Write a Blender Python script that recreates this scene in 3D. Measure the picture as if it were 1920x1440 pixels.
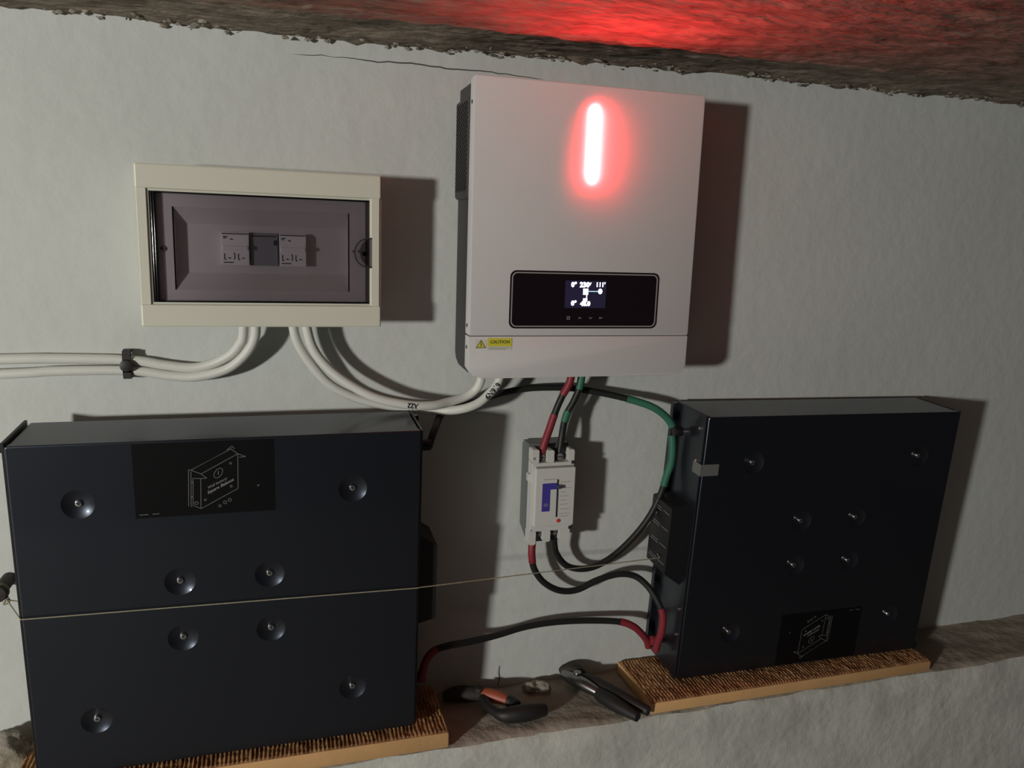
import bpy, bmesh, math, random
from mathutils import Vector, Matrix, noise

for o in list(bpy.data.objects):
    bpy.data.objects.remove(o, do_unlink=True)
scene = bpy.context.scene
COL = scene.collection
random.seed(4)

# ------------------------------------------------------------------ camera
cd = bpy.data.cameras.new('camera')
cd.sensor_width = 36.0
cd.lens = 1466.0 / 1920.0 * 36.0
cd.clip_start = 0.02
cam = bpy.data.objects.new('camera', cd)
COL.objects.link(cam)
RX = Vector((0.9577, -0.2859, 0.0338)); RY = Vector((0.0208, 0.1858, 0.9824)); RZ = Vector((-0.2871, -0.9401, 0.1838))
RX.normalize(); RZ = (RZ - RX * RZ.dot(RX)).normalized(); RY = RZ.cross(RX)
M = Matrix((RX, RY, RZ)).transposed().to_4x4()
M.translation = Vector((0, -1.25, 0))
cam.matrix_world = M
scene.camera = cam

# ------------------------------------------------------------------ world, lamp, exposure
w = bpy.data.worlds.new('world'); scene.world = w; w.use_nodes = True
bg = w.node_tree.nodes['Background']
bg.inputs[0].default_value = (0.97, 0.90, 0.93, 1)
bg.inputs[1].default_value = 0.031
ld = bpy.data.lights.new('work_lamp', 'POINT')
ld.energy = 258.0
ld.shadow_soft_size = 0.10
ld.color = (1.0, 0.972, 0.915)
lamp = bpy.data.objects.new('work_lamp', ld)
lamp.location = (-2.26, -2.30, -0.08)
COL.objects.link(lamp)
vs = scene.view_settings
vs.view_transform = 'Standard'; vs.look = 'None'; vs.gamma = 1.0; vs.use_curve_mapping = False
vs.exposure = 0.0

# ------------------------------------------------------------------ materials
MATS = {}
def mat(name, col, rough=0.5, metal=0.0, spec=0.5, var=0.0, vscale=8.0, col2=None, bump=0.0, bscale=40.0, emit=None, es=0.0, stretch=(1, 1, 1), detail=6.0, coat=0.0, stint=None):
    m = bpy.data.materials.new(name); m.use_nodes = True
    nt = m.node_tree; p = nt.nodes['Principled BSDF']
    p.inputs['Base Color'].default_value = (*col, 1)
    p.inputs['Roughness'].default_value = rough
    p.inputs['Metallic'].default_value = metal
    p.inputs['Specular IOR Level'].default_value = spec
    if coat:
        p.inputs['Coat Weight'].default_value = coat; p.inputs['Coat Roughness'].default_value = 0.1
    if stint: p.inputs['Specular Tint'].default_value = (*stint, 1)
    if emit:
        p.inputs['Emission Color'].default_value = (*emit, 1); p.inputs['Emission Strength'].default_value = es
    if var or bump:
        tc = nt.nodes.new('ShaderNodeTexCoord'); mp = nt.nodes.new('ShaderNodeMapping')
        mp.inputs['Scale'].default_value = stretch
        nt.links.new(tc.outputs['Object'], mp.inputs[0])
    if var:
        n = nt.nodes.new('ShaderNodeTexNoise'); n.inputs['Scale'].default_value = vscale; n.inputs['Detail'].default_value = detail
        n.inputs['Roughness'].default_value = 0.6
        nt.links.new(mp.outputs[0], n.inputs[0])
        r = nt.nodes.new('ShaderNodeValToRGB')
        c2 = col2 or tuple(c * (1 - var) for c in col)
        r.color_ramp.elements[0].position = 0.32; r.color_ramp.elements[1].position = 0.68
        r.color_ramp.elements[0].color = (*c2, 1); r.color_ramp.elements[1].color = (*col, 1)
        nt.links.new(n.outputs[0], r.inputs[0]); nt.links.new(r.outputs[0], p.inputs['Base Color'])
    if bump:
        n2 = nt.nodes.new('ShaderNodeTexNoise'); n2.inputs['Scale'].default_value = bscale; n2.inputs['Detail'].default_value = 8.0
        nt.links.new(mp.outputs[0], n2.inputs[0])
        b = nt.nodes.new('ShaderNodeBump'); b.inputs['Strength'].default_value = bump; b.inputs['Distance'].default_value = 0.01
        nt.links.new(n2.outputs[0], b.inputs['Height']); nt.links.new(b.outputs[0], p.inputs['Normal'])
    MATS[name] = m
    return m

mat('wall_paint', (0.585, 0.612, 0.582), 0.85, spec=0.2, var=0.10, vscale=3.5, bump=0.18, bscale=38, col2=(0.55, 0.575, 0.55))
mat('plinth_plaster', (0.60, 0.61, 0.56), 0.9, spec=0.2, var=0.3, vscale=9, bump=0.35, bscale=45, col2=(0.46, 0.47, 0.43))
mat('ledge_dust', (0.40, 0.35, 0.29), 0.95, spec=0.1, var=0.4, vscale=14, bump=0.4, bscale=60, col2=(0.27, 0.24, 0.19))
mat('rough_concrete', (0.35, 0.285, 0.225), 0.95, spec=0.1, var=0.5, vscale=30, bump=1.0, bscale=70, col2=(0.15, 0.135, 0.11), stretch=(0.45, 1.3, 1), detail=10.0)
mat('floor_screed', (0.22, 0.21, 0.19), 0.9, var=0.3, vscale=5)
mat('crack_dark', (0.12, 0.12, 0.11), 0.95, spec=0.0)
mat('mortar', (0.34, 0.31, 0.25), 0.95, var=0.4, vscale=40, bump=0.5, bscale=90)
mat('inverter_white', (0.60, 0.595, 0.585), 0.45, spec=0.35)
mat('inverter_dark', (0.035, 0.032, 0.032), 0.5, spec=0.4)
mat('hole_black', (0.008, 0.008, 0.008), 0.9, spec=0.1)
mat('seam_grey', (0.16, 0.16, 0.16), 0.7)
mat('display_glass', (0.010, 0.006, 0.008), 0.22, spec=0.4)
mat('display_rim', (0.30, 0.29, 0.29), 0.4)
mat('led_red', (0.9, 0.15, 0.12), 0.4, emit=(1.0, 0.027, 0.030), es=350.0)
mat('screen_back', (0.01, 0.01, 0.02), 0.3, emit=(0.05, 0.035, 0.10), es=0.22)
mat('screen_white', (0.5, 0.5, 0.5), 0.5, emit=(0.93, 0.9, 1.0), es=2.2)
mat('screen_cyan', (0.3, 0.5, 0.6), 0.5, emit=(0.4, 0.75, 0.9), es=1.0)
mat('icon_grey', (0.30, 0.29, 0.30), 0.6)
mat('label_yellow', (0.62, 0.58, 0.05), 0.5)
mat('label_white', (0.62, 0.62, 0.56), 0.5)
mat('ink_black', (0.02, 0.02, 0.02), 0.6)
mat('box_plastic', (0.63, 0.63, 0.53), 0.35, spec=0.4)
mat('panel_plastic', (0.66, 0.63, 0.64), 0.45, spec=0.3)
mat('gap_dark', (0.02, 0.02, 0.02), 0.8)
mat('module_white', (0.86, 0.86, 0.88), 0.45)
mat('module_grey', (0.27, 0.28, 0.31), 0.5)
mat('module_lever', (0.05, 0.06, 0.09), 0.4)
mat('cable_white', (0.66, 0.67, 0.62), 0.45, spec=0.4)
mat('cable_black', (0.014, 0.015, 0.014), 0.5, spec=0.4)
mat('sleeve_red', (0.23, 0.025, 0.036), 0.5, spec=0.35)
mat('sleeve_green', (0.034, 0.15, 0.095), 0.5, spec=0.35)
mat('clip_black', (0.018, 0.018, 0.017), 0.5)
mat('breaker_white', (0.58, 0.59, 0.56), 0.45)
mat('breaker_grey', (0.13, 0.15, 0.14), 0.5)
mat('breaker_blue', (0.055, 0.045, 0.30), 0.45)
mat('button_red', (0.6, 0.05, 0.03), 0.4)
mat('print_grey', (0.28, 0.28, 0.27), 0.6)
mat('battery_black', (0.006, 0.0065, 0.009), 0.37, spec=0.75, coat=0.25, stint=(0.68, 0.80, 1.0))
mat('battery_dark', (0.010, 0.010, 0.011), 0.45, spec=0.4)
mat('battery_sticker', (0.0045, 0.0045, 0.005), 0.5, spec=0.14)
mat('line_print', (0.13, 0.135, 0.13), 0.7)
mat('print_light', (0.25, 0.25, 0.25), 0.7)
mat('screw_chrome', (0.75, 0.75, 0.75), 0.22, metal=1.0)
mat('tape_silver', (0.13, 0.135, 0.13), 0.35, spec=0.6)
mat('foam_tan', (0.64, 0.385, 0.175), 0.75, spec=0.2, var=0.12, vscale=14, bump=0.06, bscale=120)
mat('foam_ribs', (0.50, 0.29, 0.14), 0.9, spec=0.1, var=0.6, vscale=60, col2=(0.16, 0.07, 0.03), stretch=(1, 0.5, 1))
mat('twine', (0.36, 0.34, 0.24), 0.9, spec=0.1, var=0.3, vscale=300)
mat('rust_metal', (0.05, 0.043, 0.038), 0.7, metal=0.3, var=0.4, vscale=120)
mat('tool_steel', (0.30, 0.30, 0.30), 0.25, metal=1.0)
mat('grip_black', (0.014, 0.013, 0.013), 0.55)
mat('grip_orange', (0.34, 0.075, 0.035), 0.5)
# smoked transparent plastic of the cabinet door
def smoke(name, tint, gloss):
    m = bpy.data.materials.new(name); m.use_nodes = True
    nt = m.node_tree; nt.nodes.clear()
    out = nt.nodes.new('ShaderNodeOutputMaterial'); mx = nt.nodes.new('ShaderNodeMixShader')
    tr = nt.nodes.new('ShaderNodeBsdfTransparent'); tr.inputs[0].default_value = (*tint, 1)
    gl = nt.nodes.new('ShaderNodeBsdfGlossy'); gl.inputs['Roughness'].default_value = 0.08
    fr = nt.nodes.new('ShaderNodeFresnel'); fr.inputs[0].default_value = 1.45
    mu = nt.nodes.new('ShaderNodeMath'); mu.operation = 'MULTIPLY'; mu.inputs[1].default_value = gloss
    nt.links.new(fr.outputs[0], mu.inputs[0]); nt.links.new(mu.outputs[0], mx.inputs[0])
    nt.links.new(tr.outputs[0], mx.inputs[1]); nt.links.new(gl.outputs[0], mx.inputs[2]); nt.links.new(mx.outputs[0], out.inputs[0])
    MATS[name] = m
smoke('smoked_plastic', (0.95, 0.93, 0.95), 0.8)
smoke('smoked_rim', (0.62, 0.61, 0.61), 1.0)

# ------------------------------------------------------------------ helpers
class Thing:
    """A top-level Empty; parts are given in world coordinates (or in a local frame) and parented to it."""
    def __init__(s, name, label, cat, base, rot=None, group=None):
        s.e = bpy.data.objects.new(name, None); COL.objects.link(s.e)
        s.e.empty_display_size = 0.03
        s.base = Vector(base); s.rot = rot; s.xf = None
        s.e.location = s.base
        if rot is not None: s.e.rotation_euler = rot.to_euler()
        s.e['label'] = label; s.e['category'] = cat
        if group: s.e['group'] = group
    def part(s, name, bm, m, label=None, parent=None, local=None, smooth=None, kind=None):
        local = s.rot is not None if local is None else local
        if s.xf:
            for v in bm.verts: v.co = s.xf(v.co)
        if not local: bmesh.ops.translate(bm, verts=bm.verts, vec=-s.base)
        o = finish(name, bm, m, smooth)
        o.parent = parent or s.e
        if label: o['label'] = label
        if kind: o['kind'] = kind
        return o

def finish(name, bm, m, smooth=None):
    me = bpy.data.meshes.new(name)
    bmesh.ops.recalc_face_normals(bm, faces=bm.faces)
    if smooth is not None:
        for f in bm.faces: f.smooth = True
        for e in bm.edges:
            if len(e.link_faces) == 2 and e.calc_face_angle(0) > smooth: e.smooth = False
    bm.to_mesh(me); bm.free()
    o = bpy.data.objects.new(name, me); COL.objects.link(o)
    for x in (m if isinstance(m, (list, tuple)) else [m]): me.materials.append(MATS[x])
    return o

def top(name, bm, m, label, cat, group=None, smooth=None, base=None):
    c = Vector(base) if base else Vector((0, 0, 0))
    if base: bmesh.ops.translate(bm, verts=bm.verts, vec=-c)
    o = finish(name, bm, m, smooth); o.location = c
    o['label'] = label; o['category'] = cat
    if group: o['group'] = group
    return o

def struct(name, bm, m, smooth=None, parent=None):
    o = finish(name, bm, m, smooth)
    if parent: o.parent = parent
    else: o['kind'] = 'structure'
    return o

def BM(): return bmesh.new()

def box(bm, x0, x1, y0, y1, z0, z1, bev=0.0, seg=2):
    r = bmesh.ops.create_cube(bm, size=1.0)
    vs_ = r['verts']
    for v in vs_:
        v.co = Vector(((x0 + x1) / 2 + v.co.x * (x1 - x0), (y0 + y1) / 2 + v.co.y * (y1 - y0), (z0 + z1) / 2 + v.co.z * (z1 - z0)))
    if bev:
        es = {e for v in vs_ for e in v.link_edges}
        bmesh.ops.bevel(bm, geom=list(es), offset=bev, segments=seg, profile=0.5, affect='EDGES')
    return bm

def prism(bm, pts, y0, y1, bev=0.0, seg=2, front_only=True):
    """Polygon in (x, z) extruded from y0 (front, smaller) to y1."""
    a = [bm.verts.new((x, y0, z)) for x, z in pts]; b = [bm.verts.new((x, y1, z)) for x, z in pts]
    n = len(pts)
    f = bm.faces.new(a); bm.faces.new(b[::-1])
    for i in range(n): bm.faces.new((a[i], b[i], b[(i + 1) % n], a[(i + 1) % n]))
    if bev:
        bmesh.ops.bevel(bm, geom=list(f.edges), offset=bev, segments=seg, profile=0.5, affect='EDGES')
    return bm

def prism_x(bm, pts, x0, x1):
    a = [bm.verts.new((x0, y, z)) for y, z in pts]; b = [bm.verts.new((x1, y, z)) for y, z in pts]
    n = len(pts)
    bm.faces.new(a); bm.faces.new(b[::-1])
    for i in range(n): bm.faces.new((a[i], b[i], b[(i + 1) % n], a[(i + 1) % n]))
    return bm

def rrect(x0, x1, z0, z1, r, n=5):
    out = []
    for cx, cz, a0 in ((x1 - r, z1 - r, 0), (x0 + r, z1 - r, 90), (x0 + r, z0 + r, 180), (x1 - r, z0 + r, 270)):
        for i in range(n + 1):
            a = math.radians(a0 + 90 * i / n); out.append((cx + r * math.cos(a), cz + r * math.sin(a)))
    return out

def ring(bm, outer, inner, y0, y1):
    """Frame between two loops with equal point counts."""
    n = len(outer)
    L = [[bm.verts.new((x, y, z)) for x, z in loop] for y in (y0, y1) for loop in (outer, inner)]
    fo, fi, bo, bi = L
    for i in range(n):
        j = (i + 1) % n
        bm.faces.new((fo[i], fo[j], fi[j], fi[i])); bm.faces.new((bo[i], bi[i], bi[j], bo[j]))
        bm.faces.new((fo[i], bo[i], bo[j], fo[j])); bm.faces.new((fi[i], fi[j], bi[j], bi[i]))
    return bm

def cyl(bm, p, q, r, r2=None, n=16, bev=0.0):
    p = Vector(p); q = Vector(q); d = q - p
    rot = d.to_track_quat('Z', 'Y').to_matrix().to_4x4()
    rr = bmesh.ops.create_cone(bm, cap_ends=True, segments=n, radius1=r, radius2=r if r2 is None else r2, depth=d.length,
                               matrix=Matrix.Translation((p + q) / 2) @ rot)
    if bev:
        es = {e for v in rr['verts'] for e in v.link_edges if any(len(f.verts) > 4 for f in e.link_faces)}
        bmesh.ops.bevel(bm, geom=list(es), offset=bev, segments=2, profile=0.5, affect='EDGES')
    return bm

def ball(bm, c, r, sc=(1, 1, 1), sub=2):
    rr = bmesh.ops.create_icosphere(bm, subdivisions=sub, radius=r)
    for v in rr['verts']: v.co = Vector((c[0] + v.co.x * sc[0], c[1] + v.co.y * sc[1], c[2] + v.co.z * sc[2]))
    return bm

def spline(pts, per=10):
    P = [Vector(p) for p in pts]; P = [2 * P[0] - P[1]] + P + [2 * P[-1] - P[-2]]
    out = []
    for i in range(1, len(P) - 2):
        a, b, c, d = P[i - 1:i + 3]
        for k in range(per):
            t = k / per
            out.append(0.5 * ((2 * b) + (c - a) * t + (2 * a - 5 * b + 4 * c - d) * t * t + (3 * b - a - 3 * c + d) * t ** 3))
    out.append(P[-2])
    return out

def tube(bm, path, r, n=12):
    path = [Vector(p) for p in path]; T = []
    for i in range(len(path)): T.append((path[min(i + 1, len(path) - 1)] - path[max(i - 1, 0)]).normalized())
    N = T[0].orthogonal().normalized(); rings = []
    for i, p in enumerate(path):
        N = (N - T[i] * N.dot(T[i])).normalized(); B = T[i].cross(N)
        ri = r(i / max(1, len(path) - 1)) if callable(r) else r
        rings.append([bm.verts.new(p + (N * math.cos(2 * math.pi * k / n) + B * math.sin(2 * math.pi * k / n)) * ri) for k in range(n)])
    for a, b in zip(rings, rings[1:]):
        for k in range(n): bm.faces.new((a[k], a[(k + 1) % n], b[(k + 1) % n], b[k]))
    bm.faces.new(rings[0][::-1]); bm.faces.new(rings[-1])
    return bm

def cut(path, f0, f1):
    L = [0]
    for a, b in zip(path, path[1:]): L.append(L[-1] + (b - a).length)
    t0, t1 = f0 * L[-1], f1 * L[-1]; out = []
    def at(t):
        for i in range(len(path) - 1):
            if L[i + 1] >= t - 1e-9: return path[i].lerp(path[i + 1], (t - L[i]) / max(1e-9, L[i + 1] - L[i]))
        return path[-1].copy()
    out.append(at(t0)); out += [p for p, l in zip(path, L) if t0 + 1e-5 < l < t1 - 1e-5]; out.append(at(t1))
    return out

def text(bm, s, org, size, U=(1, 0, 0), V=(0, 0, 1), bold=0.0, center=True):
    """Flat lettering laid out on the plane spanned by U and V."""
    cu = bpy.data.curves.new('t', 'FONT'); cu.body = s; cu.size = size; cu.resolution_u = 2; cu.offset = bold
    if center: cu.align_x = 'CENTER'; cu.align_y = 'CENTER'
    ob = bpy.data.objects.new('t', cu); COL.objects.link(ob)
    dg = bpy.context.evaluated_depsgraph_get()
    me = ob.evaluated_get(dg).to_mesh()
    U = Vector(U); V = Vector(V); org = Vector(org)
    vv = [bm.verts.new(org + U * v.co.x + V * v.co.y) for v in me.vertices]
    for p in me.polygons:
        try: bm.faces.new([vv[i] for i in p.vertices])
        except ValueError: pass
    bpy.data.objects.remove(ob, do_unlink=True); bpy.data.curves.remove(cu)
    return bm

def strokes(bm, lines, wd, place, th=0.0):
    """Thin flat strips along poly-lines given in 2-D; place(u, v) -> point."""
    for l in lines:
        for (a, b), (c, d) in zip(l, l[1:]):
            n = Vector((d - b, a - c)); 
            if n.length < 1e-9: continue
            n = n.normalized() * wd / 2
            bm.faces.new([bm.verts.new(place(*q)) for q in ((a + n.x, b + n.y), (c + n.x, d + n.y), (c - n.x, d - n.y), (a - n.x, b - n.y))])
    return bm

def fr(p, o=5): return noise.fractal(Vector(p), 1.0, 2.0, o)

# ------------------------------------------------------------------ the setting
def frange(a, b, s):
    n = max(1, int(round((b - a) / s))); return [a + (b - a) * i / n for i in range(n + 1)]

def grid(bm, us, vs_, fn, mi=None):
    V = [[bm.verts.new(fn(u, v)) for v in vs_] for u in us]
    for i in range(len(us) - 1):
        for j in range(len(vs_) - 1):
            f = bm.faces.new((V[i][j], V[i + 1][j], V[i + 1][j + 1], V[i][j + 1]))
            if mi: f.material_index = mi(us[i], vs_[j])
    return V

xs = frange(-2.2, -0.6, 0.1) + frange(-0.58, 2.3, 0.018) + frange(2.4, 3.4, 0.1)
bm = BM()
grid(bm, xs, frange(-0.83, 0.36, 0.018), lambda x, z: (x, 0.0012 * fr((x * 4, z * 4, 1.3), 3) + 0.0006 * fr((x * 26, z * 26, 7), 2), z))
box(bm, -2.2, 3.4, 0.02, 0.14, -0.83, 0.36)
wall = struct('wall_back', bm, 'wall_paint', smooth=1.0)
# hairline cracks in the plaster
def crack(pts, r):
    b = BM(); P = spline(pts, 8)
    P = [p + Vector((0, 0, 0.0016 * fr((p.x * 60, p.z * 60, 3), 3))) for p in P]
    tube(b, P, lambda t: r * (0.35 + 0.65 * math.sin(math.pi * min(1, max(0, t))) ** 0.5) if 0 < t < 1 else r * 0.2, 5)
    struct('crack', b, 'crack_dark', parent=wall)
crack([(0.017, 0, 0.251), (0.1, 0, 0.2535), (0.147, 0, 0.2525), (0.212, 0, 0.255), (0.27, 0, 0.252), (0.32, 0, 0.2535), (0.42, 0, 0.25)], 0.0011)
crack([(0.374, 0, -0.806), (0.377, 0, -0.792), (0.3755, 0, -0.78), (0.3765, 0, -0.766)], 0.0013)

# ceiling: rough poured concrete, ragged where it meets the plaster
bm = BM()
ys = frange(-2.4, -0.8, 0.1) + frange(-0.78, -0.14, 0.014) + frange(-0.13, 0.012, 0.007)
def cz(x, y):
    z = 0.287 + 0.006 * math.sin(x * 2.2 - 1.0) * (1 if y > -1 else 0.5)
    z += 0.004 * fr((x * 7, y * 20, 0.4), 4) + 0.0035 * fr((x * 45, y * 90, 5.0), 4)
    e = max(0.0, 1 - abs(y) / 0.05)
    z -= e * (0.004 + 0.010 * max(0, fr((x * 22, 9.1, y * 30), 4)))
    return (x, y, z)
grid(bm, xs, ys, cz)
box(bm, -2.2, 3.4, -2.4, 0.012, 0.33, 0.45)
ceil = struct('ceiling', bm, 'rough_concrete', smooth=0.9)
# crumbs of concrete and plaster squeezed out along the joint with the wall
bm = BM(); rc = random.Random(11)
for k in range(300):
    x = rc.uniform(-0.5, 2.0); dens = fr((x * 6, 3.3, 1.0), 3)
    if dens < -0.15 and rc.random() < 0.7: continue
    r = rc.uniform(0.0012, 0.0042) * (1.5 if rc.random() < 0.12 else 1)
    rr = bmesh.ops.create_icosphere(bm, subdivisions=1, radius=r)
    c = Vector((x, -rc.uniform(0.0, 0.035) ** 1.1, 0)); c.z = cz(x, c.y)[2] - r * 0.3 + rc.uniform(-0.003, 0.001)
    a, b_, e = rc.uniform(0.8, 1.9), rc.uniform(0.6, 1.1), rc.uniform(0.4, 0.9)
    for v in rr['verts']:
        q = v.co * (1 + rc.uniform(-0.5, 0.45)); v.co = c + Vector((q.x * a, q.y * b_, q.z * e))
o = struct('joint_crumbs', bm, 'mortar', parent=ceil); o['kind'] = 'stuff'

# thicker lower part of the wall with a ledge on top
bm = BM()
LZ = -0.808; LY = -0.145
prof = [(0.01 - 0.155 * i / 14, None) for i in range(14)]
lv = frange(0, 1, 1 / 16) + [1 + 0.02 * i for i in range(1, 36)]
def ledge(x, t):
    e = 0.004 * fr((x * 9, 2.2, 4), 4) + 0.0025 * fr((x * 45, 1.2, 4), 3)
    if t <= 1:
        y = 0.01 + (LY + e - 0.01) * t; z = LZ + 0.004 * fr((x * 12, y * 25, 0), 4)
        z += 0.006 * max(0, 1 - t * 14) - (0.004 if t > 0.97 else 0)
        return (x, y, z)
    d = t - 1
    return (x, LY + e * max(0, 1 - d * 8) - 0.004 + 0.003 * fr((x * 10, d * 10, 8), 4), LZ - 0.006 - d + 0.003 * fr((x * 50, 3, 1), 3) * (1 if d < .03 else 0))
grid(bm, xs, lv, ledge, mi=lambda u, v: 1 if v < 0.97 else 0)
box(bm, -2.2, 3.4, -0.12, 0.14, -1.52, -0.84)
struct('wall_lower', bm, ['plinth_plaster', 'ledge_dust'], smooth=1.0)
bm = BM(); box(bm, -2.2, 3.4, -2.4, -0.1, -1.6, -1.5)
struct('floor', bm, 'floor_screed')

# ------------------------------------------------------------------ inverter
T = Thing('inverter', 'white wall-mounted inverter with glowing red light bar and dark display', 'inverter', (0.46, 0, -0.212))
bm = BM(); prism_x(bm, [(-0.094, 0.221), (-0.003, 0.221), (-0.003, -0.186), (-0.010, -0.196), (-0.03, -0.204), (-0.094, -0.206)], 0.281, 0.639)
body = T.part('body', bm, 'inverter_dark', label='dark grey sheet-metal body')
bm = BM(); prism_x(bm, [(-0.09, 0.203), (-0.004, 0.203), (-0.004, 0.056), (-0.09, 0.056)], 0.2745, 0.2812)
bmesh.ops.bevel(bm, geom=[e for e in bm.edges if all(v.co.x < 0.276 for v in e.verts)], offset=0.004, segments=1, affect='EDGES')
vent = T.part('vent_grille', bm, 'inverter_dark')
bm = BM()
for i in range(12):
    for j in range(20):
        y = -0.012 - i * 0.0062; z = 0.194 - j * 0.0066 - (0.0033 if i % 2 else 0)
        if z < 0.066 or y < -0.083: continue
        cyl(bm, (0.2741, y, z), (0.2755, y, z), 0.0021, n=6)
T.part('vent_holes', bm, 'hole_black', parent=vent, kind='stuff')
bm = BM(); prism(bm, rrect(0.276, 0.643, -0.1465, 0.2255, 0.003, 3), -0.117, -0.0935, bev=0.0012)
cover = T.part('front_cover', bm, 'inverter_white', smooth=0.7)
bm = BM(); prism(bm, [(0.276, -0.1478), (0.643, -0.1478), (0.643, -0.197), (0.636, -0.207), (0.622, -0.2125), (0.298, -0.2125), (0.283, -0.207), (0.276, -0.196)], -0.117, -0.0935, bev=0.0012)
low = T.part('lower_cover', bm, 'inverter_white', smooth=0.7)
bm = BM(); box(bm, 0.2775, 0.6415, -0.1155, -0.095, -0.1479, -0.1464)
T.part('cover_seam', bm, 'seam_grey')
for z in (0.190, -0.132, -0.165):
    bm = BM(); cyl(bm, (0.2752, -0.104, z), (0.2764, -0.104, z), 0.0028, n=10)
    T.part('screw', bm, 'ink_black', parent=cover if z > -0.147 else low)
bm = BM()
pts = rrect(0.4525, 0.4695, 0.085, 0.198, 0.00849, 8)
prism(bm, pts, -0.1212, -0.116, bev=0.003, seg=3)
T.part('light_bar', bm, 'led_red', label='glowing red light bar', smooth=0.9)
# display
o_ = rrect(0.3375, 0.5845, -0.1355, -0.0475, 0.010)
bm = BM(); prism(bm, o_, -0.1178, -0.1165)
disp = T.part('display_panel', bm, 'display_glass', label='black glass display panel')
bm = BM(); ring(bm, rrect(0.3400, 0.5820, -0.1330, -0.0500, 0.0085), rrect(0.3418, 0.5802, -0.1312, -0.0518, 0.0072), -0.1182, -0.1177)
T.part('display_rim', bm, 'display_rim', parent=disp)
Y = -0.11835
bm = BM(); prism(bm, [(0.426, -0.1035), (0.494, -0.1035), (0.494, -0.0615), (0.426, -0.0615)], Y + 0.0003, Y + 0.0006)
T.part('screen', bm, 'screen_back', parent=disp)
def scr(name, bm, m='screen_white'): T.part(name, bm, m, parent=disp, kind='stuff')
Y = -0.1184
bm = BM()
text(bm, '0°', (0.4400, Y, -0.0680), 0.0100, bold=0.0006); text(bm, '230', (0.4575, Y, -0.0680), 0.0105, bold=0.0006); text(bm, "V", (0.4665, Y, -0.0665), 0.006, bold=0.0003)
text(bm, "111'", (0.4840, Y, -0.0675), 0.0095, bold=0.0004)
text(bm, '0°', (0.4410, Y, -0.0965), 0.0100, bold=0.0006); text(bm, '48.0', (0.4600, Y, -0.0970), 0.0095, bold=0.0006)
scr('screen_digits', bm)
bm = BM()
for a in ((0.4555, 0.4640, -0.0830, -0.0735), (0.4560, 0.4630, -0.0935, -0.0885), (0.4610, 0.4625, -0.0890, -0.0830)):
    prism(bm, [(a[0], a[2]), (a[1], a[2]), (a[1], a[3]), (a[0], a[3])], Y, Y + 0.0002)
prism(bm, [(0.4840 + 0.0036 * math.cos(k * math.pi / 8), -0.0775 + 0.0042 * math.sin(k * math.pi / 8)) for k in range(16)], Y, Y + 0.0002)
scr('screen_icons', bm)
bm = BM(); prism(bm, [(0.464, -0.0782), (0.4805, -0.0782), (0.4805, -0.0770), (0.464, -0.0770)], Y, Y + 0.0002)
scr('screen_link_line', bm, 'screen_cyan')
pl = lambda u, v: Vector((u, Y, v))
bm = BM()
for a, b in ((0.4315, -0.1175), (0.4345, -0.1175), (0.4315, -0.1205), (0.4345, -0.1205)):
    strokes(bm, [[(a - .0009, b - .0009), (a + .0009, b - .0009), (a + .0009, b + .0009), (a - .0009, b + .0009), (a - .0009, b - .0009)]], 0.0006, pl)
strokes(bm, [[(0.4495, -0.1203), (0.4520, -0.1178), (0.4545, -0.1203)], [(0.4675, -0.1178), (0.4700, -0.1203), (0.4725, -0.1178)],
             [(0.4890, -0.1175), (0.4895, -0.1190), (0.4845, -0.1190)], [(0.4863, -0.1175), (0.4845, -0.1190), (0.4863, -0.1205)]], 0.0009, pl)
scr('button_symbols', bm, 'icon_grey')
# caution stickers
Y = -0.1174
bm = BM(); prism(bm, [(0.2855, -0.1665), (0.3040, -0.1665), (0.3040, -0.1520), (0.2855, -0.1520)], Y, Y + 0.0004)
st = T.part('warning_sticker', bm, 'label_white', parent=low)
bm = BM(); prism(bm, [(0.2870, -0.1650), (0.3025, -0.1650), (0.29475, -0.1525)], Y - 0.0003, Y)
T.part('warning_triangle_edge', bm, 'ink_black', parent=low)
bm = BM(); prism(bm, [(0.2885, -0.1641), (0.3010, -0.1641), (0.29475, -0.1540)], Y - 0.0005, Y - 0.0003)
T.part('warning_triangle', bm, 'label_yellow', parent=low)
bm = BM(); strokes(bm, [[(0.2953, -0.1555), (0.2940, -0.1595), (0.2956, -0.1595), (0.2945, -0.1630)]], 0.0010, lambda u, v: Vector((u, Y - 0.0006, v)))
T.part('lightning_mark', bm, 'ink_black', parent=low)
bm = BM(); prism(bm, [(0.3050, -0.1690), (0.3435, -0.1690), (0.3435, -0.1500), (0.3050, -0.1500)], Y, Y + 0.0004)
T.part('caution_sticker', bm, 'label_white', parent=low)
bm = BM(); prism(bm, [(0.3052, -0.1628), (0.3433, -0.1628), (0.3433, -0.1502), (0.3052, -0.1502)], Y - 0.0003, Y)
T.part('caution_band', bm, 'label_yellow', parent=low)
bm = BM(); text(bm, 'CAUTION', (0.3245, Y - 0.0005, -0.1562), 0.0068, bold=0.0001)
T.part('caution_lettering', bm, 'ink_black', parent=low)
bm = BM(); strokes(bm, [[(0.307, -0.1648), (0.341, -0.1648)], [(0.307, -0.1669), (0.334, -0.1669)]], 0.0007, lambda u, v: Vector((u, Y - 0.0004, v)))
T.part('caution_small_print', bm, kind='stuff', m='print_grey', parent=low)

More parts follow.
